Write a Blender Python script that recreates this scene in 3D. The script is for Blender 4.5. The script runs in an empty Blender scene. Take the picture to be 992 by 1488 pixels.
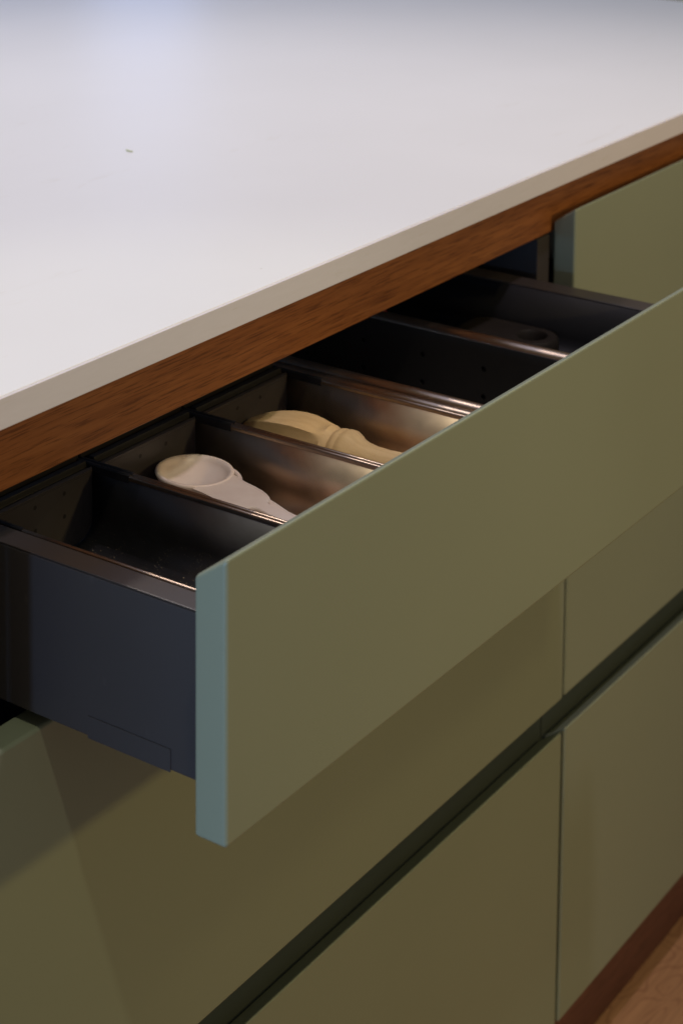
import bpy, bmesh, math, random
from mathutils import Vector, Matrix
random.seed(4)
S = bpy.context.scene
COL = S.collection

# ------------------------------------------------------------------ camera
cd = bpy.data.cameras.new('camera'); cam = bpy.data.objects.new('camera', cd); COL.objects.link(cam)
S.camera = cam
ROLL, PITCH, YAW, FPX, PX, PY = 0.0082854, 0.1134912, 0.9682980, 2799.06, 497.4897, -136.8198
f = Vector((math.sin(YAW)*math.cos(PITCH), math.cos(YAW)*math.cos(PITCH), -math.sin(PITCH)))
rt = Vector((math.cos(YAW), -math.sin(YAW), 0)); up = rt.cross(f)
r2 = math.cos(ROLL)*rt + math.sin(ROLL)*up; u2 = -math.sin(ROLL)*rt + math.cos(ROLL)*up
M = Matrix((r2, u2, -f)).transposed().to_4x4(); M.translation = Vector((-0.7067, -0.7116, 1.2503))
cam.matrix_world = M
cd.sensor_fit = 'VERTICAL'; cd.sensor_height = 36; cd.lens = FPX/1488*36
cd.shift_x = -(PX-496)/1488; cd.shift_y = -(744-PY)/1488
cd.clip_start = 0.02; cd.clip_end = 60
cd.dof.use_dof = True; cd.dof.focus_distance = 1.16; cd.dof.aperture_fstop = 11

# ------------------------------------------------------------------ world and lamps
W = bpy.data.worlds.new('World'); S.world = W; W.use_nodes = True
bg = W.node_tree.nodes['Background']; bg.inputs[0].default_value = (1.0, 0.98, 0.84, 1); bg.inputs[1].default_value = 0.165
S.view_settings.view_transform = 'Standard'; S.view_settings.look = 'None'
S.view_settings.exposure = 0; S.view_settings.gamma = 1

def lamp(name, kind, loc, target, energy, color, size=0.05, sy=None):
    l = bpy.data.lights.new(name, kind); l.energy = energy; l.color = color
    if kind == 'AREA':
        l.shape = 'RECTANGLE' if sy else 'DISK'; l.size = size
        if sy: l.size_y = sy
    else: l.shadow_soft_size = size
    o = bpy.data.objects.new(name, l); COL.objects.link(o); o.location = loc
    o.rotation_euler = (Vector(target)-Vector(loc)).to_track_quat('-Z', 'Y').to_euler()
    return o
# ceiling downlight above the counter edge, low warm lamp across the room, daylight from a window on the left
LAMPS = [
 ('overhead_spot', 'SPOT', (0.47, -0.62, 2.55), (0.35, -0.02, 0.85), 33.0, (1.0, 0.864, 0.939), 0.035, None),
 ('left_spot', 'SPOT', (-0.60, -0.74, 2.55), (0.10, -0.05, 0.6), 25.0, (1.0, 0.94, 0.68), 0.035, None),
 ('front_spot', 'SPOT', (0.93, -1.55, 2.55), (0.95, 0.0, 0.40), 16.0, (1.0, 0.812, 0.394), 0.10, None),
 ('low_warm_lamp', 'SPOT', (0.72, -1.9, 1.59), (0.52, -0.1, 0.84), 33.5, (1.0, 0.716, 0.263), 0.05, None),
 ('side_window', 'AREA', (-3.2, 0.42, 0.56), (0, 0.1, 0.72), 82.0, (0.348, 0.579, 1.0), 1.7, 1.05),
 ('far_window', 'AREA', (2.95, 2.40, 1.22), (0.98, 0.73, 0.87), 0.85, (0.412, 0.553, 1.0), 0.25, 0.6),
 ('island_lamp', 'SPOT', (0.85, 1.1, 2.45), (0.35, 0.0, 0.8), 41.0, (1.0, 0.866, 0.744), 0.07, None),
 ('ceiling_bounce', 'AREA', (0.8, 1.3, 2.5), (0.6, 0.5, 0.8), 17.8, (0.562, 0.646, 1.0), 1.6, 1.6),
]
for L_ in LAMPS:
    l_ = lamp(*L_)
    if L_[1] == 'SPOT': l_.data.spot_size = math.radians(80); l_.data.spot_blend = 0.9
    if L_[0] == 'left_spot': l_.data.spot_size = math.radians(24); l_.data.spot_blend = 0.6
    if L_[0] == 'low_warm_lamp': l_.data.spot_size = math.radians(58); l_.data.spot_blend = 1.0
    if L_[0] == 'island_lamp': l_.data.spot_size = math.radians(74); l_.data.spot_blend = 1.0
    if L_[0] == 'front_spot': l_.data.spot_size = math.radians(46); l_.data.spot_blend = 1.0

# ------------------------------------------------------------------ materials
def new_mat(name, base, rough=0.5, metal=0.0, spec=0.5):
    m = bpy.data.materials.new(name); m.use_nodes = True
    b = m.node_tree.nodes['Principled BSDF']
    b.inputs['Base Color'].default_value = (*base, 1); b.inputs['Roughness'].default_value = rough
    b.inputs['Metallic'].default_value = metal; b.inputs['Specular IOR Level'].default_value = spec
    return m
def nt(m): return m.node_tree, m.node_tree.nodes['Principled BSDF']
def add(t, kind, **kw):
    n = t.nodes.new(kind)
    for k, v in kw.items():
        if k in n.inputs: n.inputs[k].default_value = v
        else: setattr(n, k, v)
    return n
def coords(t, scale=(1, 1, 1), rot=(0, 0, 0)):
    c = add(t, 'ShaderNodeTexCoord'); mp = add(t, 'ShaderNodeMapping')
    mp.inputs['Scale'].default_value = scale; mp.inputs['Rotation'].default_value = rot
    t.links.new(c.outputs['Object'], mp.inputs['Vector']); return mp.outputs['Vector']
def noise(t, vec, scale, detail=3, rough=0.55, dist=0.0):
    n = add(t, 'ShaderNodeTexNoise'); n.inputs['Scale'].default_value = scale; n.inputs['Detail'].default_value = detail
    n.inputs['Roughness'].default_value = rough; n.inputs['Distortion'].default_value = dist
    t.links.new(vec, n.inputs['Vector']); return n.outputs['Fac']
def ramp(t, fac, stops):
    r = add(t, 'ShaderNodeValToRGB'); e = r.color_ramp.elements
    while len(e) < len(stops): e.new(0.5)
    for i, (p, c) in enumerate(stops):
        e[i].position = p; e[i].color = (*c, 1) if len(c) == 3 else c
    t.links.new(fac, r.inputs['Fac']); return r.outputs['Color']
def bump(t, b, h, strength, dist):
    n = add(t, 'ShaderNodeBump'); n.inputs['Strength'].default_value = strength; n.inputs['Distance'].default_value = dist
    t.links.new(h, n.inputs['Height']); t.links.new(n.outputs['Normal'], b.inputs['Normal'])
def varied(name, c0, c1, scale, rough, metal=0, spec=0.5, bscale=None, bstr=0.1, bdist=0.0002, r0=None, r1=None, vs=(1, 1, 1), detail=3):
    m = new_mat(name, c0, rough, metal, spec); t, b = nt(m); v = coords(t, vs)
    n = noise(t, v, scale, detail)
    t.links.new(ramp(t, n, [(0.32, c0), (0.68, c1)]), b.inputs['Base Color'])
    if r0 is not None:
        rr = ramp(t, noise(t, v, scale*1.7, 4), [(0.3, (r0,)*3), (0.7, (r1,)*3)])
        t.links.new(rr, b.inputs['Roughness'])
    if bscale: bump(t, b, noise(t, v, bscale, 2), bstr, bdist)
    return m

M_paint = varied('sage_lacquer', (0.272, 0.308, 0.222), (0.290, 0.326, 0.236), 3.0, 0.42, spec=0.45, bscale=900, bstr=0.15, bdist=0.0001, r0=0.33, r1=0.42)
M_slate = varied('slate_powder_coat', (0.053, 0.048, 0.051), (0.061, 0.055, 0.058), 6, 0.42, spec=0.4, bscale=2500, bstr=0.2, bdist=0.0001)
t, b = nt(M_slate); old = b.inputs['Base Color'].links[0].from_socket
vo = add(t, 'ShaderNodeTexVoronoi'); vo.inputs['Scale'].default_value = 26; t.links.new(coords(t, (1, 1.6, 0.9), (0.8, 0, 0)), vo.inputs['Vector'])
sc_ = ramp(t, vo.outputs['Distance'], [(0.02, (0.16, 0.16, 0.16)), (0.09, (0, 0, 0))])
mq = add(t, 'ShaderNodeMix', data_type='RGBA'); t.links.new(sc_, mq.inputs['Factor']); t.links.new(old, mq.inputs[6]); mq.inputs[7].default_value = (0.16, 0.155, 0.15, 1)
t.links.new(mq.outputs[2], b.inputs['Base Color'])
M_rail = varied('drawer_rail_coat', (0.044, 0.035, 0.032), (0.051, 0.041, 0.038), 8, 0.38, spec=0.5, bscale=2200, bstr=0.15, bdist=0.0001)
M_black = varied('black_plastic', (0.009, 0.008, 0.011), (0.014, 0.013, 0.016), 20, 0.5, spec=0.35)
M_liner = varied('black_tray_coat', (0.011, 0.011, 0.015), (0.016, 0.016, 0.021), 12, 0.55, spec=0.22, bscale=1800, bstr=0.15)
M_wall = varied('perforated_wall_coat', (0.034, 0.031, 0.032), (0.044, 0.040, 0.041), 12, 0.5, spec=0.3)
M_end = varied('tray_end_plastic', (0.038, 0.033, 0.038), (0.046, 0.041, 0.046), 18, 0.42, spec=0.4, bscale=1500, bstr=0.15)
M_carc = varied('dark_carcass_board', (0.045, 0.040, 0.042), (0.055, 0.048, 0.050), 15, 0.6, spec=0.3)
M_channel = varied('grip_channel_green', (0.068, 0.082, 0.076), (0.078, 0.093, 0.086), 6, 0.5, spec=0.4)

# steel with a soft brush along the tray
def steel(name, c, r0, r1, bs=0.08):
    m = new_mat(name, c, r0, 1.0); t, b = nt(m)
    v = coords(t, (180, 6, 180)); n1 = noise(t, v, 8, 3)
    v2 = coords(t, (1, 1, 1)); n2 = noise(t, v2, 45, 4, 0.6, 0.6)
    t.links.new(ramp(t, n2, [(0.3, tuple(x*0.86 for x in c)), (0.7, c)]), b.inputs['Base Color'])
    mx = add(t, 'ShaderNodeMath', operation='MULTIPLY_ADD'); t.links.new(n2, mx.inputs[0]); mx.inputs[1].default_value = r1-r0; mx.inputs[2].default_value = r0
    t.links.new(mx.outputs[0], b.inputs['Roughness'])
    bump(t, b, n1, bs, 0.00005); return m
M_steel = steel('brushed_steel', (0.72, 0.56, 0.43), 0.30, 0.50)
M_rim = steel('steel_rim', (0.37, 0.28, 0.21), 0.30, 0.36, 0.012)
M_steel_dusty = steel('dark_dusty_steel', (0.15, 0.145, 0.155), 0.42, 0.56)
t, b = nt(M_steel_dusty)   # sparse specks of dust stuck to the metal
vo = add(t, 'ShaderNodeTexVoronoi'); vo.inputs['Scale'].default_value = 620; t.links.new(coords(t), vo.inputs['Vector'])
sp = ramp(t, vo.outputs['Distance'], [(0.10, (1, 1, 1)), (0.20, (0, 0, 0))])
ms0 = ramp(t, noise(t, coords(t), 60, 4, 0.7), [(0.46, (0, 0, 0)), (0.60, (1, 1, 1))])
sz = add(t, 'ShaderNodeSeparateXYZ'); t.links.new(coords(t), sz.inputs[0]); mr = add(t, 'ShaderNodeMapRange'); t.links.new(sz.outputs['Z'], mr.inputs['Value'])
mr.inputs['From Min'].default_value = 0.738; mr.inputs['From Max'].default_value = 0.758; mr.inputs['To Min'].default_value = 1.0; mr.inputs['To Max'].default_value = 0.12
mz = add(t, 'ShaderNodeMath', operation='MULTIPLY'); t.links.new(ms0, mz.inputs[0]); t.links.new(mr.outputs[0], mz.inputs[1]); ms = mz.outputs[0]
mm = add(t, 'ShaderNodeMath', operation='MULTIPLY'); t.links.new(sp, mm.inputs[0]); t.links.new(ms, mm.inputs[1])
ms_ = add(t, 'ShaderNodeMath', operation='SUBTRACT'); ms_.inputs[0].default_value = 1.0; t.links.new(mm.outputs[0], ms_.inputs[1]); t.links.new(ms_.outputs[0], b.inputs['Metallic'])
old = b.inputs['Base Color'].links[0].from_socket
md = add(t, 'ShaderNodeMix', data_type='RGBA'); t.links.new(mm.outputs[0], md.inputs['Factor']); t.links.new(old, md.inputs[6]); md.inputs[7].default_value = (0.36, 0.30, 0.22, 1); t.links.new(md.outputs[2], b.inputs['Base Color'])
M_darksteel = steel('dark_steel', (0.15, 0.14, 0.145), 0.30, 0.45)

def wood(name, dark, mid, light, along='x', grain=1.0, rough=0.45):
    m = new_mat(name, mid, rough); t, b = nt(m)
    sc = (7, 160, 160) if along == 'x' else (160, 7, 160)
    v = coords(t, sc); n = noise(t, v, 1.6*grain, 5, 0.6, 0.3)
    v3 = coords(t, (20, 560, 560) if along == 'x' else (560, 20, 560)); n3 = noise(t, v3, 1.6, 3, 0.6)
    v2 = coords(t, (1.2, 9, 9) if along == 'x' else (9, 1.2, 9)); n2 = noise(t, v2, 2.0, 3)
    c1 = ramp(t, n, [(0.25, dark), (0.5, mid), (0.8, light)])
    pores = ramp(t, n3, [(0.38, (0.50, 0.43, 0.38)), (0.48, (1, 1, 1))])
    mix = add(t, 'ShaderNodeMix', data_type='RGBA', blend_type='MULTIPLY'); mix.inputs['Factor'].default_value = 0.95
    t.links.new(c1, mix.inputs[6]); t.links.new(pores, mix.inputs[7])
    big = ramp(t, n2, [(0.3, (0.86, 0.84, 0.82)), (0.7, (1.08, 1.08, 1.08))])
    mix2 = add(t, 'ShaderNodeMix', data_type='RGBA', blend_type='MULTIPLY'); mix2.inputs['Factor'].default_value = 1
    t.links.new(mix.outputs[2], mix2.inputs[6]); t.links.new(big, mix2.inputs[7])
    t.links.new(mix2.outputs[2], b.inputs['Base Color'])
    bump(t, b, n3, 0.25, 0.0002); return m
M_oak = wood('oak_rail', (0.24, 0.078, 0.021), (0.34, 0.120, 0.035), (0.47, 0.180, 0.058))
M_toe = wood('toe_kick_wood', (0.12, 0.046, 0.030), (0.155, 0.058, 0.038), (0.19, 0.072, 0.046))
M_cer = varied('pale_stoneware', (0.75, 0.62, 0.56), (0.81, 0.69, 0.63), 60, 0.42, spec=0.5, bscale=400, bstr=0.15, bdist=0.0003)
M_beech = varied('pale_beech', (0.68, 0.47, 0.235), (0.77, 0.55, 0.29), 90, 0.6, spec=0.3, bscale=700, bstr=0.4, bdist=0.0003, vs=(3, 0.4, 3))
M_brown = varied('brown_handle', (0.020, 0.016, 0.014), (0.028, 0.022, 0.019), 30, 0.6, spec=0.25)
M_red = new_mat('dark_red_plastic', (0.13, 0.006, 0.012), 0.5)
M_crumb = new_mat('crumb', (0.42, 0.33, 0.20), 0.8)
M_herb = new_mat('dry_herb', (0.50, 0.55, 0.24), 0.7)

# floor: pale reddish wood with swirling figure
M_floor = new_mat('floor_wood', (0.3, 0.14, 0.07), 0.4); t, b = nt(M_floor)
v = coords(t, (2.0, 5.0, 1), (0, 0, 0.35))
nf = noise(t, v, 2.6, 2, 0.5, 0.8)
rg = add(t, 'ShaderNodeMath', operation='MULTIPLY'); t.links.new(nf, rg.inputs[0]); rg.inputs[1].default_value = 14.0
fr = add(t, 'ShaderNodeMath', operation='PINGPONG'); t.links.new(rg.outputs[0], fr.inputs[0]); fr.inputs[1].default_value = 0.5
c1 = ramp(t, fr.outputs[0], [(0.02, (0.43, 0.215, 0.108)), (0.18, (0.56, 0.30, 0.152)), (0.5, (0.55, 0.295, 0.150))])
n = noise(t, coords(t, (3, 40, 3), (0, 0, 0.02)), 6, 5)
c2 = ramp(t, n, [(0.3, (0.86, 0.84, 0.82)), (0.7, (1.08, 1.08, 1.08))])
mx = add(t, 'ShaderNodeMix', data_type='RGBA', blend_type='MULTIPLY'); mx.inputs['Factor'].default_value = 1
t.links.new(c1, mx.inputs[6]); t.links.new(c2, mx.inputs[7]); t.links.new(mx.outputs[2], b.inputs['Base Color'])

# worktop: white compact surface, faint wear and stains along the front edge
M_top = new_mat('white_worktop', (0.78, 0.76, 0.75), 0.34, spec=0.5); t, b = nt(M_top)
v = coords(t)
n1 = noise(t, v, 4.0, 4, 0.6, 0.4); c1 = ramp(t, n1, [(0.3, (0.85, 0.86, 0.865)), (0.7, (0.87, 0.88, 0.885))])
n2 = noise(t, coords(t, (1, 5, 30)), 9, 5, 0.7, 0.5); c2 = ramp(t, n2, [(0.27, (0.90, 0.87, 0.82)), (0.36, (1, 1, 1))])
mx = add(t, 'ShaderNodeMix', data_type='RGBA', blend_type='MULTIPLY'); mx.inputs['Factor'].default_value = 0.5
t.links.new(c1, mx.inputs[6]); t.links.new(c2, mx.inputs[7]); t.links.new(mx.outputs[2], b.inputs['Base Color'])
t.links.new(ramp(t, noise(t, v, 7, 5, 0.65), [(0.3, (0.345,)*3), (0.7, (0.385,)*3)]), b.inputs['Roughness'])
old = b.inputs['Base Color'].links[0].from_socket
vo = add(t, 'ShaderNodeTexVoronoi'); vo.inputs['Scale'].default_value = 17; t.links.new(coords(t, (1, 2.2, 1), (0, 0, 0.6)), vo.inputs['Vector'])
mk = ramp(t, vo.outputs['Distance'], [(0.010, (0.80, 0.79, 0.74)), (0.030, (1, 1, 1))])
fn = ramp(t, noise(t, coords(t), 2.5, 2), [(0.48, (0, 0, 0)), (0.56, (1, 1, 1))])
mq = add(t, 'ShaderNodeMix', data_type='RGBA', blend_type='MULTIPLY'); t.links.new(fn, mq.inputs['Factor']); t.links.new(old, mq.inputs[6]); t.links.new(mk, mq.inputs[7])
t.links.new(mq.outputs[2], b.inputs['Base Color'])
M_edge = new_mat('worktop_edge', (0.5, 0.5, 0.5), 0.5, spec=0.4); t, b = nt(M_edge)
n1 = noise(t, coords(t, (9, 9, 60)), 3.0, 6, 0.7, 0.3)
t.links.new(ramp(t, n1, [(0.26, (0.68, 0.63, 0.58)), (0.38, (0.76, 0.73, 0.79)), (0.8, (0.80, 0.77, 0.84))]), b.inputs['Base Color'])

# ------------------------------------------------------------------ mesh helpers
def link(name, bm, mat, parent=None, smooth=False, angle=None):
    me = bpy.data.meshes.new(name); bmesh.ops.recalc_face_normals(bm, faces=bm.faces[:]) if len(bm.faces) else None
    bm.to_mesh(me); bm.free()
    for m_ in (mat if isinstance(mat, (list, tuple)) else [mat]): me.materials.append(m_)
    if smooth:
        me.shade_smooth()
        if angle: me.set_sharp_from_angle(angle=math.radians(angle))
    o = bpy.data.objects.new(name, me); COL.objects.link(o)
    if parent: o.parent = parent
    return o
def box_bm(x0, x1, y0, y1, z0, z1, bev=0.0, seg=2, bm=None):
    bm = bm or bmesh.new()
    vs = [bm.verts.new((x, y, z)) for x in (x0, x1) for y in (y0, y1) for z in (z0, z1)]
    for q in ((0, 1, 3, 2), (4, 6, 7, 5), (0, 4, 5, 1), (2, 3, 7, 6), (0, 2, 6, 4), (1, 5, 7, 3)):
        bm.faces.new([vs[i] for i in q])
    if bev:
        es = [e for e in bm.edges if e.verts[0] in vs]
        bmesh.ops.bevel(bm, geom=es, offset=bev, segments=seg, affect='EDGES', profile=0.5)
    return bm
def box(name, x0, x1, y0, y1, z0, z1, mat, parent=None, bev=0.0, seg=3):
    return link(name, box_bm(x0, x1, y0, y1, z0, z1, bev, seg), mat, parent)
def prism_x(name, yz, x0, x1, mat, parent=None, bev=0.0, seg=4):
    bm = bmesh.new()
    a = [bm.verts.new((x0, y, z)) for y, z in yz]; c = [bm.verts.new((x1, y, z)) for y, z in yz]
    bm.faces.new(a); bm.faces.new(c[::-1]); n = len(yz)
    for i in range(n): bm.faces.new((a[i], c[i], c[(i+1) % n], a[(i+1) % n]))
    if bev: bmesh.ops.bevel(bm, geom=bm.edges[:], offset=bev, segments=seg, affect='EDGES', profile=0.5)
    return link(name, bm, mat, parent)
def strip_y(name, xz, y0, y1, mat, parent=None, closed=False, thick=0.0, angle=35, steps=1):
    """sweep an XZ polyline along Y"""
    bm = bmesh.new(); rows = []
    for k in range(steps+1):
        y = y0+(y1-y0)*k/steps; rows.append([bm.verts.new((x, y, z)) for x, z in xz])
    n = len(xz)
    for k in range(steps):
        for i in range(n if closed else n-1):
            j = (i+1) % n; bm.faces.new((rows[k][i], rows[k+1][i], rows[k+1][j], rows[k][j]))
    if closed: bm.faces.new(rows[0][::-1]); bm.faces.new(rows[-1])
    o = link(name, bm, mat, parent, smooth=True, angle=angle)
    if thick:
        s = o.modifiers.new('thick', 'SOLIDIFY'); s.thickness = thick; s.offset = 0
    return o
def arc(cx, cz, r, a0, a1, n):
    return [(cx+r*math.cos(math.radians(a0+(a1-a0)*i/n)), cz+r*math.sin(math.radians(a0+(a1-a0)*i/n))) for i in range(n+1)]
def thing(name, label, cat, loc=(0, 0, 0), group=None):
    o = bpy.data.objects.new(name, None); COL.objects.link(o); o.location = loc; o.empty_display_size = 0.05
    o['label'] = label; o['category'] = cat
    if group: o['group'] = group
    return o
def tag(o, label, cat, group=None):
    o['label'] = label; o['category'] = cat
    if group: o['group'] = group
    return o

# ------------------------------------------------------------------ setting
fl = box('floor', -4, 5, -4, 5, -0.02, 0.0, M_floor); fl['kind'] = 'structure'

# ------------------------------------------------------------------ cabinet carcass
XL, XJ, XR = -0.70, 0.6655, 1.435          # left end, joint between the two units, right end
cab = thing('kitchen_cabinet', 'long green kitchen base unit with dark carcass and wooden rail under the white worktop', 'cabinet', (0.3, 0.3, 0))
cab.location = (0, 0, 0)
for a_ in (0.6445, -0.0235, 1.413):
    prism_x('side_panel', [(0.0222, 0.111), (0.0222, 0.350), (0.0240, 0.350), (0.0240, 0.436), (0.0222, 0.436), (0.0222, 0.8035), (0.56, 0.8035), (0.56, 0.111)], a_, a_+0.020, M_carc, cab, 0.0005, 2)
box('back_panel', XL+0.001, 1.432, 0.561, 0.93, 0.02, 0.8515, M_paint, cab, 0.001)
box('bottom_panel', XL, 1.4125, 0.0225, 0.56, 0.095, 0.1105, M_carc, cab)
box('filler_panel', XL, -0.0038, -0.0003, 0.0205, 0.111, 0.800, M_paint, cab, 0.0012)
prism_x('wooden_rail', [(0.0225, 0.8048), (0.0225, 0.8527), (0.0405, 0.8527), (0.0405, 0.8048)], XL, 1.434, M_oak, cab, 0.0006, 2)
box('toe_kick', XL, 1.43, 0.040, 0.058, 0.001, 0.0945, M_toe, cab)
for x0, x1 in ((-0.0030, 0.6650), (0.6664, 1.433)):       # flat strip closing the grip gap behind the fronts
    box('grip_strip', x0, x1, 0.0212, 0.0232, 0.352, 0.434, M_channel, cab, 0.0004, 2)

# ------------------------------------------------------------------ worktop
wt = thing('worktop', 'white worktop slab with slightly stained front edge on top of the cabinet', 'worktop')
box('slab', XL-0.01, 1.447, 0.0006, 0.955, 0.8531, 0.8712, M_top, wt, 0.0008, 3)
box('edge_band', XL-0.01, 1.4465, -0.0012, 0.0004, 0.85315, 0.8708, M_edge, wt, 0.0005, 2)

# ------------------------------------------------------------------ drawers
T = 0.0204
def front(parent, x0, x1, y, z0, z1, bevel_top):
    if bevel_top: yz = [(y, z0), (y, z1), (y+T, z1-0.0141), (y+T, z0)]
    else: yz = [(y, z0), (y, z1), (y+T, z1), (y+T, z0)]
    return prism_x('front_panel', yz, x0, x1, M_paint, parent, 0.0022, 4)
def drawer_box(parent, x0, x1, y0, y1, z0, z1, wl=0.016, wr=0.020):
    for a, b_, nm in ((x0, x0+wl, 0), (x1-wr, x1, 1)):
        s = box('side_wall', a, b_, y0, y1, z0, z1-0.0012, M_slate, parent, 0.0008)
        box('top_rail', a, b_, y0, y1, z1-0.0011, z1, M_rail, s, 0.00055, 3)
    box('base_panel', x0+wl+0.0002, x1-wr-0.0002, y0, y1, z0+0.008, z0+0.016, M_slate, parent)
    box('back_wall', x0+wl+0.0002, x1-wr-0.0002, y1-0.014, y1, z0+0.0162, z1, M_slate, parent)

FX0, FX1 = 0.0, 0.6635
od = thing('drawer', 'pulled out shallow drawer with sage green front and slate metal sides', 'drawer', (0, 0, 0))
YO = -0.1604
front(od, FX0, FX1, YO, 0.6772, 0.8278, True)
drawer_box(od, 0.0331, 0.6302, YO+T+0.0002, 0.33, 0.6815, 0.775)
box('side_bracket', 0.0325, 0.0330, -0.0977, -0.0396, 0.6806, 0.6935, M_slate, od, 0.0002, 2)
GRP = 'closed drawers of the cabinet'
def closed(x0, x1, z0, z1, bev, label, dy=0.0, zr=0.09):
    d = thing('drawer', label, 'drawer', (0, 0, 0), GRP)
    front(d, x0, x1, dy, z0, z1, bev)
    drawer_box(d, x0+0.0335, x1-0.0335, dy+T+0.0003, 0.50, z0+0.004, min(z1-0.053, z0+0.004+zr), 0.016, 0.016)
    return d
closed(0.6677, 1.4315, 0.6772, 0.8278, True, 'closed shallow green drawer in the right unit just under the wooden rail', 0.0)
closed(FX0, FX1, 0.4069, 0.6717, False, 'closed deep green drawer directly below the open drawer, above the dark grip gap', 0.0, 0.15)
closed(0.6677, 1.4315, 0.4069, 0.6717, False, 'closed deep green drawer of the right unit above the dark grip gap', 0.0006, 0.15)
closed(FX0, FX1, 0.1109, 0.3782, True, 'bottom green drawer of the left unit, below the dark grip gap', 0.0, 0.15)
closed(0.6677, 1.4315, 0.1109, 0.3787, True, 'bottom green drawer of the right unit, next to the wooden floor', -0.0004, 0.15)

# ------------------------------------------------------------------ trays in the open drawer
def plate_with_holes(name, x, y0, y1, z0, z1, holes, r, mat, parent, thick=0.0012, seg=12):
    """plate in the YZ plane at x; holes on a grid of cells, each hole cut through its own cell"""
    bm = bmesh.new()
    ys = sorted({round(h[0], 5) for h in holes}); zs = sorted({round(h[1], 5) for h in holes})
    yb = [y0]+[(a+b_)/2 for a, b_ in zip(ys, ys[1:])]+[y1]; zb = [z0]+[(a+b_)/2 for a, b_ in zip(zs, zs[1:])]+[z1]
    hs = {(round(a, 5), round(b_, 5)) for a, b_ in holes}
    for i, yc in enumerate(ys):
        for j, zc in enumerate(zs):
            a0, a1, b0, b1 = yb[i], yb[i+1], zb[j], zb[j+1]
            if (yc, zc) not in hs:
                bm.faces.new([bm.verts.new((x, *p)) for p in ((a0, b0), (a1, b0), (a1, b1), (a0, b1))]); continue
            inn, out = [], []
            for k in range(seg*2):
                th = math.pi*2*k/(seg*2)+math.pi/4; c, s_ = math.cos(th), math.sin(th)
                inn.append(bm.verts.new((x, yc+r*c, zc+r*s_)))
                m_ = max(abs(c), abs(s_)); u, w_ = c/m_, s_/m_
                py = yc+(a1-yc)*u if u > 0 else yc+(yc-a0)*u
                pz = zc+(b1-zc)*w_ if w_ > 0 else zc+(zc-b0)*w_
                out.append(bm.verts.new((x, py, pz)))
            for k in range(seg*2):
                q = (k+1) % (seg*2); bm.faces.new((out[k], out[q], inn[q], inn[k]))
    bmesh.ops.remove_doubles(bm, verts=bm.verts[:], dist=1e-6)
    o = link(name, bm, mat, parent); s = o.modifiers.new('thick', 'SOLIDIFY'); s.thickness = thick; s.offset = 0
    return o

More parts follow.
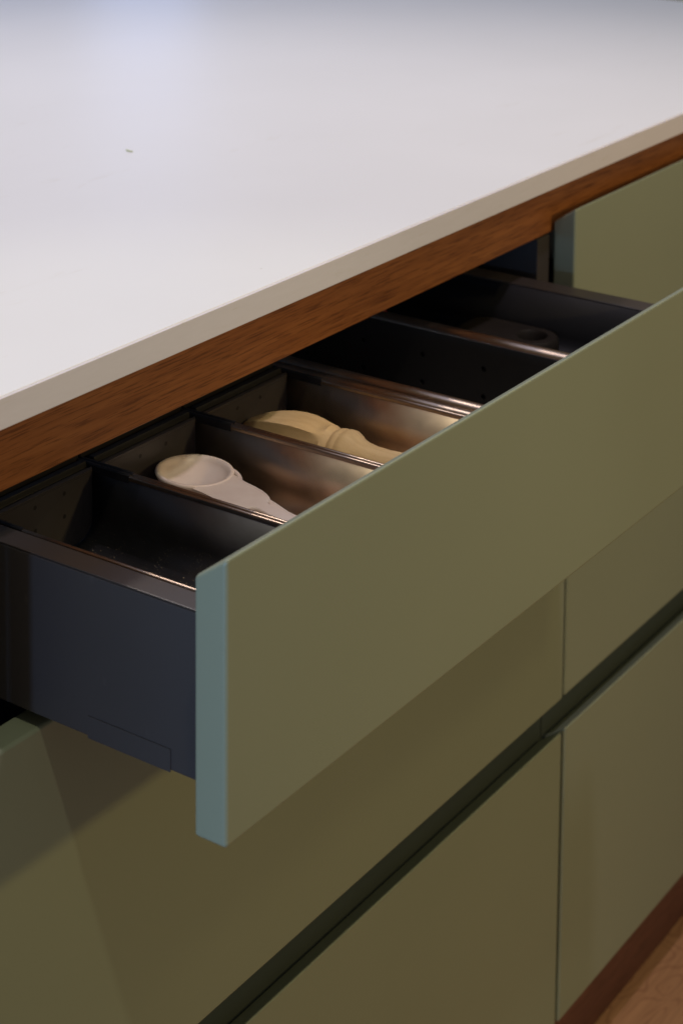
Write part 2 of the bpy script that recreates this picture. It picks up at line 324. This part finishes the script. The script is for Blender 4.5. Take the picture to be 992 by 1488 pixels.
YB, YF = 0.0555, -0.132
ZT, ZF, RF = 0.7736, 0.7285, 0.015
def rim(parent, xc, w_, zt=0.775, y0=YF, y1=YB+0.004, mat=None, drop=0.0030):
    """rolled rim: rounded strip along Y"""
    n = 8; r = w_/2
    pts = [(xc+r*math.cos(math.pi*i/n), zt-r*0.75+r*0.75*math.sin(math.pi*i/n)) for i in range(n+1)]
    pts += [(xc-r, zt-r*0.75-drop), (xc+r, zt-r*0.75-drop)]
    return strip_y('rim', pts, y0, y1, mat or M_rim, parent, closed=True, angle=50)
def steel_tray(x0, x1, label, walls=M_steel):
    t_ = thing('cutlery_tray', label, 'cutlery tray', ((x0+x1)/2*0, 0, 0), 'steel trays in the open drawer')
    a, c = x0+0.0022, x1-0.0022
    prof = [(a, ZT-0.001)] + arc(a+RF, ZF+RF, RF, 180, 270, 10) + arc(c-RF, ZF+RF, RF, 270, 360, 10) + [(c, ZT-0.001)]
    strip_y('shell', prof, YF+0.001, YB+0.002, walls, t_, thick=0.0007)
    for xc in (x0+0.00145, x1-0.00145): rim(t_, xc, 0.0027, drop=0.002, y1=YB-0.030)
    for xc in (x0+0.00145, x1-0.00145):                    # added dark cap, stands in for shade on each rim's rear
        strip_y('rim_shade_cap', [(xc-0.0014, 0.7705), (xc-0.0014, 0.7748), (xc-0.0006, 0.7756), (xc+0.0006, 0.7756), (xc+0.0014, 0.7748), (xc+0.0014, 0.7705)], YB-0.0298, YB+0.012, M_black, t_, closed=True)
    # end plates with rounded lower corners and a raised border
    for y, s in ((YB, 1), (YF, -1)):
        a1, c1 = a+0.0007, c-0.0007; r_ = RF-0.0007
        def ring(d):
            rr = max(r_-d, 0.002)
            return [(a1+d, ZT+0.0006-d*0.35)] + arc(a1+r_, ZF+0.0007+r_, rr, 180, 270, 10) + arc(c1-r_, ZF+0.0007+r_, rr, 270, 360, 10) + [(c1-d, ZT+0.0006-d*0.35)]
        bm = bmesh.new()
        o_ = [bm.verts.new((x, y-s*0.0002, z)) for x, z in ring(0)]
        i1 = [bm.verts.new((x, y-s*0.0022, z)) for x, z in ring(0.0018)]
        i2 = [bm.verts.new((x, y-s*0.0022, z)) for x, z in ring(0.0050)]
        i3 = [bm.verts.new((x, y-s*0.0006, z)) for x, z in ring(0.0085)]
        n_ = len(o_)
        for A, B in ((o_, i1), (i1, i2), (i2, i3)):
            for k in range(n_): bm.faces.new((A[k], A[(k+1) % n_], B[(k+1) % n_], B[k]))
        bm.faces.new(i3)
        e = link('end_plate', bm, M_end, t_, smooth=True, angle=28)
        if s == 1:                                          # small drilled holes in a grid
            for hz in (0.7655, 0.7510):
                hx = x0+0.0165
                while hx < x1-0.012:
                    bm = bmesh.new(); bmesh.ops.create_circle(bm, segments=12, radius=0.0014, cap_ends=True, matrix=Matrix.Translation((hx, y-0.00065, hz)) @ Matrix.Rotation(math.pi/2, 4, 'X'))
                    link('hole', bm, M_black, e); hx += 0.0252
    # stepped rear lip behind the end plate
    prism_x('rear_lip', [(YB+0.0006, 0.764), (YB+0.0006, 0.7722), (YB+0.0035, 0.7728), (YB+0.0040, 0.7765), (YB+0.0085, 0.7765), (YB+0.0090, 0.764)], x0+0.0035, x1-0.0035, M_black, t_, 0.0004, 2)
    prism_x('rear_lip', [(YB+0.0125, 0.760), (YB+0.0125, 0.7785), (YB+0.0190, 0.7785), (YB+0.0190, 0.760)], x0+0.0008, x1-0.0008, M_black, t_, 0.0005, 2)
    return t_
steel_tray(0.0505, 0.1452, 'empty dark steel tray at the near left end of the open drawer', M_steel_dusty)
steel_tray(0.1457, 0.2455, 'steel tray holding the pale stoneware measuring spoons')
steel_tray(0.2461, 0.3466, 'steel tray holding the wooden reamer')

# wide compartment with perforated side, right of the three trays
td = thing('perforated_tray', 'wide black tray with small round holes in its right wall', 'cutlery tray')
rim(td, 0.3535, 0.0085, 0.7750, drop=0.010, y1=0.30)
rim(td, 0.3675, 0.0105, 0.7752, drop=0.010, y1=0.30)
box('rib', 0.3579, 0.3621, YF, 0.30, 0.762, 0.7700, M_black, td)
strip_y('shell', [(0.3715, 0.768)] + arc(0.3715+0.012, 0.714+0.012, 0.012, 180, 270, 6) + [(0.4822, 0.714)], YF, 0.30, M_darksteel, td, thick=0.0008)
hl = [(y, z) for y in (-0.1294, -0.0762, -0.0230, 0.0302, 0.0834, 0.1366, 0.1898) for z in (0.7305, 0.7518)]
plate_with_holes('perforated_wall', 0.4832, YF-0.010, 0.30, 0.714, 0.7712, hl, 0.0021, M_wall, td)
box('hole_backing', 0.4850, 0.4860, YF, 0.30, 0.714, 0.768, M_black, td)
rim(td, 0.48945, 0.0126, 0.7753, y0=YF, y1=0.30, drop=0.002)
te = thing('dark_tray', 'black tray along the far right wall of the open drawer', 'cutlery tray')
strip_y('shell', [(0.4966, 0.768)] + arc(0.4966+0.012, 0.729+0.012, 0.012, 180, 270, 6) + arc(0.6085-0.012, 0.729+0.012, 0.012, 270, 360, 6) + [(0.6087, 0.7742)], YF, 0.30, M_liner, te, thick=0.0008)

# crumbs and dust on the floor of the near tray
bm = bmesh.new()
for i in range(420):
    x = random.uniform(0.073, 0.135); y = random.uniform(-0.125, 0.045)
    if random.random() > 0.25+0.75*math.exp(-((x-0.118)/0.02)**2): continue
    z = ZF+0.0004 + (max(0, x-(0.1430-RF))**2)/(2*RF)*1.05
    r = random.uniform(0.00012, 0.00035)*(2.0 if random.random() < 0.06 else 1)
    bmesh.ops.create_icosphere(bm, subdivisions=0 or 1, radius=r, matrix=Matrix.Translation((x, y, z+r*0.5)) @ Matrix.Diagonal((1, random.uniform(0.6, 1.6), 0.6, 1)))
o = link('crumbs', bm, M_crumb); o['kind'] = 'stuff'; tag(o, 'fine pale crumbs scattered on the bottom of the empty near tray', 'crumbs')

# ------------------------------------------------------------------ measuring spoons (pale stoneware)
def lathe_bm(prof, seg=40, bm=None, squash=1.0):
    bm = bm or bmesh.new(); rings = []
    for r, z in prof:
        rings.append([bm.verts.new((r*math.cos(2*math.pi*k/seg), r*math.sin(2*math.pi*k/seg)*squash, z)) for k in range(seg)] if r > 1e-6 else [bm.verts.new((0, 0, z))])
    for A, B in zip(rings, rings[1:]):
        if len(A) == 1 and len(B) == 1: continue
        for k in range(seg):
            q = (k+1) % seg
            if len(A) == 1: bm.faces.new((A[0], B[k], B[q]))
            elif len(B) == 1: bm.faces.new((A[k], A[q], B[0]))
            else: bm.faces.new((A[k], A[q], B[q], B[k]))
    return bm
def spoon(label, loc, ang, R, depth, widths, tk, tilt=0.0):
    """bowl at the origin, handle along -Y"""
    s = thing('measuring_spoon', label, 'measuring spoon', loc, 'nested measuring spoons')
    s.rotation_euler = (tilt, 0, ang)
    rw = 0.0034
    prof = [(0, -depth)] + [((R-rw)*math.sin(a), -depth*math.cos(a)) for a in [math.radians(d) for d in range(10, 86, 9)]]
    prof += [(R-rw+0.0001, -0.0010), (R-rw+0.0007, -0.0002), (R-0.0012, 0.0000), (R-0.0004, -0.0004), (R, -0.0014)]
    prof += [(R*math.sin(a)*0.995, -0.0014-(depth+0.0012)*math.cos(a)) for a in [math.radians(d) for d in range(82, 9, -9)]] + [(0, -depth-0.0026)]
    link('bowl', lathe_bm(prof, 48, squash=1.12), M_cer, s, smooth=True)
    bm = bmesh.new(); nu = 12; rows = []
    t0 = widths[0][0]; w0 = widths[0][1]; ph = math.asin(min(0.98, w0/(R-0.0010)))
    U = [-1+2*i/nu for i in range(nu+1)]
    def section(pt):        # pt(u) -> (x, y); rounded plate section, top then bottom
        top = []; bot = []
        for u in U:
            x, y = pt(u); e = abs(u); dz = 0.0010*max(0, (e-0.83)/0.17)**2
            top.append(bm.verts.new((x, y, -0.0005-dz))); bot.append(bm.verts.new((x*0.97, y, -0.0005-tk+dz)))
        return top+bot[::-1]
    rows.append(section(lambda u: ((R-0.0012)*math.sin(u*ph), -(R-0.0012)*1.12*math.cos(u*ph))))
    for t_, w_ in widths[1:]: rows.append(section(lambda u: (w_*u, -t_)))
    for A, B in zip(rows, rows[1:]):
        n_ = len(A)
        for k in range(n_): bm.faces.new((A[k], A[(k+1) % n_], B[(k+1) % n_], B[k]))
    bm.faces.new(rows[-1])
    h = link('handle', bm, M_cer, s, smooth=True, angle=50)
    return s
W1 = [(0.0240, 0.0168), (0.0285, 0.0152), (0.034, 0.0150), (0.042, 0.0152), (0.050, 0.0148), (0.056, 0.0135), (0.060, 0.0120), (0.063, 0.0102), (0.0652, 0.0082), (0.0664, 0.0062), (0.0674, 0.0052), (0.0700, 0.0050), (0.090, 0.0050), (0.112, 0.0048), (0.128, 0.0052), (0.134, 0.0045), (0.137, 0.0020)]
spoon('pale stoneware measuring spoon lying on top, its round bowl half in shadow', (0.2030, 0.0235, 0.7590), -0.25, 0.0240, 0.0085, W1, 0.0050)
W2 = [(0.0262, 0.0150), (0.032, 0.0140), (0.045, 0.0125), (0.060, 0.0100), (0.075, 0.0070), (0.110, 0.0060), (0.120, 0.0030)]
spoon('pale stoneware measuring spoon underneath, mostly hidden by the top spoon', (0.2055, 0.0205, 0.7540), -0.19, 0.0250, 0.0200, W2, 0.0045)

# ------------------------------------------------------------------ wooden reamer
rm = thing('citrus_reamer', 'pale wooden citrus reamer with fluted head and turned collar', 'reamer', (0.2965, 0, 0.7500))
def reamer_bm():
    bm = bmesh.new(); seg = 72; rings = []
    P = [(0.056, 0.0003), (0.0545, 0.0040), (0.051, 0.0072), (0.045, 0.0108), (0.037, 0.0145), (0.028, 0.0175), (0.018, 0.0197), (0.008, 0.0208), (0.000, 0.0206), (-0.006, 0.0196), (-0.011, 0.0180), (-0.015, 0.0163), (-0.018, 0.0150), (-0.0198, 0.0143), (-0.0208, 0.0148), (-0.0225, 0.0158), (-0.0245, 0.0161), (-0.0258, 0.0155), (-0.0265, 0.0156), (-0.0285, 0.0165), (-0.0315, 0.0164), (-0.0345, 0.0150), (-0.038, 0.0128), (-0.043, 0.0112), (-0.050, 0.0103), (-0.060, 0.0101), (-0.075, 0.0110), (-0.092, 0.0122), (-0.108, 0.0125), (-0.118, 0.0118), (-0.123, 0.0095), (-0.125, 0.0050), (-0.1255, 0.0003)]
    for y, r in P:
        ring = []
        k_ = max(0.0, min(1.0, (y+0.0140)/0.0045))*max(0.0, min(1.0, (0.058-y)/0.010))
        for i in range(seg):
            a = 2*math.pi*i/seg
            ph = ((a-math.radians(128))/(2*math.pi/6)) % 1.0      # six flutes, ridge at ph = 0
            g = math.sin(math.pi*ph)
            rr = r*(1-0.27*k_*g**0.65)
            ring.append(bm.verts.new((rr*math.cos(a), y, rr*math.sin(a))))
        rings.append(ring)
    for A, B in zip(rings, rings[1:]):
        for i in range(seg): bm.faces.new((A[i], A[(i+1) % seg], B[(i+1) % seg], B[i]))
    bm.faces.new(rings[0]); bm.faces.new(rings[-1][::-1]); return bm
bmr = reamer_bm()
def split(bm_src, keep):
    b2 = bm_src.copy(); dead = [f_ for f_ in b2.faces if not keep(f_.calc_center_median().y)]
    bmesh.ops.delete(b2, geom=dead, context='FACES'); return b2
link('head', split(bmr, lambda y: y > -0.0198), M_beech, rm, smooth=True, angle=35)
link('collar', split(bmr, lambda y: -0.0198 >= y > -0.0365), M_beech, rm, smooth=True, angle=35)
link('handle', split(bmr, lambda y: y <= -0.0365), M_beech, rm, smooth=True, angle=35)
bmr.free()

# ------------------------------------------------------------------ dark utensil with a round hole
ut = thing('utensil', 'dark brown utensil with a round hole in its end, in the far right tray', 'utensil', (0.583, 0, 0))
def slab_with_hole():
    bm = bmesh.new(); n = 32; hc = (0.0, -0.0075); R1 = 0.0215; rh = 0.0112; zt, zb = 0.7465, 0.7305
    outer, inner = [], []
    for k in range(n):
        a = 2*math.pi*k/n; c, s_ = math.cos(a), math.sin(a)
        if s_ <= 0: p = (R1*c, hc[1]+R1*s_*1.0)
        else:
            m_ = max(abs(c), s_*0.34); p = (R1*c/m_*1.0 if abs(c) >= s_*0.34 else R1*c/m_, hc[1]+min(R1*s_/m_, 0.0620))
        outer.append(p); inner.append((hc[0]+rh*c, hc[1]+rh*s_))
    lv = []
    for pts, z, d in ((inner, zt-0.011, 1), (inner, zt-0.002, 1), ([(hc[0]+(x-hc[0])*1.15, hc[1]+(y-hc[1])*1.15) for x, y in inner], zt, 1), ([(x*0.86, y-(y-hc[1])*0.08) for x, y in outer], zt, 1), ([(x*0.95, y-(y-hc[1])*0.02) for x, y in outer], zt-0.002, 1), (outer, zt-0.006, 1), (outer, zb, 1)):
        lv.append([bm.verts.new((x, y, z)) for x, y in pts])
    for A, B in zip(lv, lv[1:]):
        for k in range(n): bm.faces.new((A[k], A[(k+1) % n], B[(k+1) % n], B[k]))
    bm.faces.new(lv[0]); bm.faces.new(lv[-1][::-1]); return bm
link('handle', slab_with_hole(), M_brown, ut, smooth=True, angle=40)

bm = box_bm(0.525, 0.552, 0.105, 0.135, 0.7300, 0.758, 0.006, 4)
tag(link('red_handle', bm, M_red, smooth=True, angle=40), 'small dark red object deep in the shade at the back of the drawer', 'utensil')

# ------------------------------------------------------------------ speck on the worktop
bm = bmesh.new()
pts = [(-0.0035, 0.0016), (-0.0022, 0.0004), (0.0, -0.0006), (0.0022, -0.0009), (0.0040, -0.0006)]; up_, dn = [], []
for i, (x, y) in enumerate(pts):
    w_ = (0.0011, 0.0009, 0.0008, 0.0007, 0.0002)[i]; z = 0.0002
    ring = [bm.verts.new((x+w_*0.3*math.cos(a), y+w_*math.cos(a), z+0.0004+0.0004*math.sin(a))) for a in [math.pi*2*k/6 for k in range(6)]]
    up_.append(ring)
for A, B in zip(up_, up_[1:]):
    for k in range(6): bm.faces.new((A[k], A[(k+1) % 6], B[(k+1) % 6], B[k]))
bm.faces.new(up_[0]); bm.faces.new(up_[-1][::-1])
o = link('herb_sliver', bm, M_herb, smooth=True); o.location = (0.4655, 0.3039, 0.8712); o.rotation_euler = (0, 0, -1.45)
tag(o, 'tiny yellow-green dried sliver lying alone on the white worktop', 'crumb')
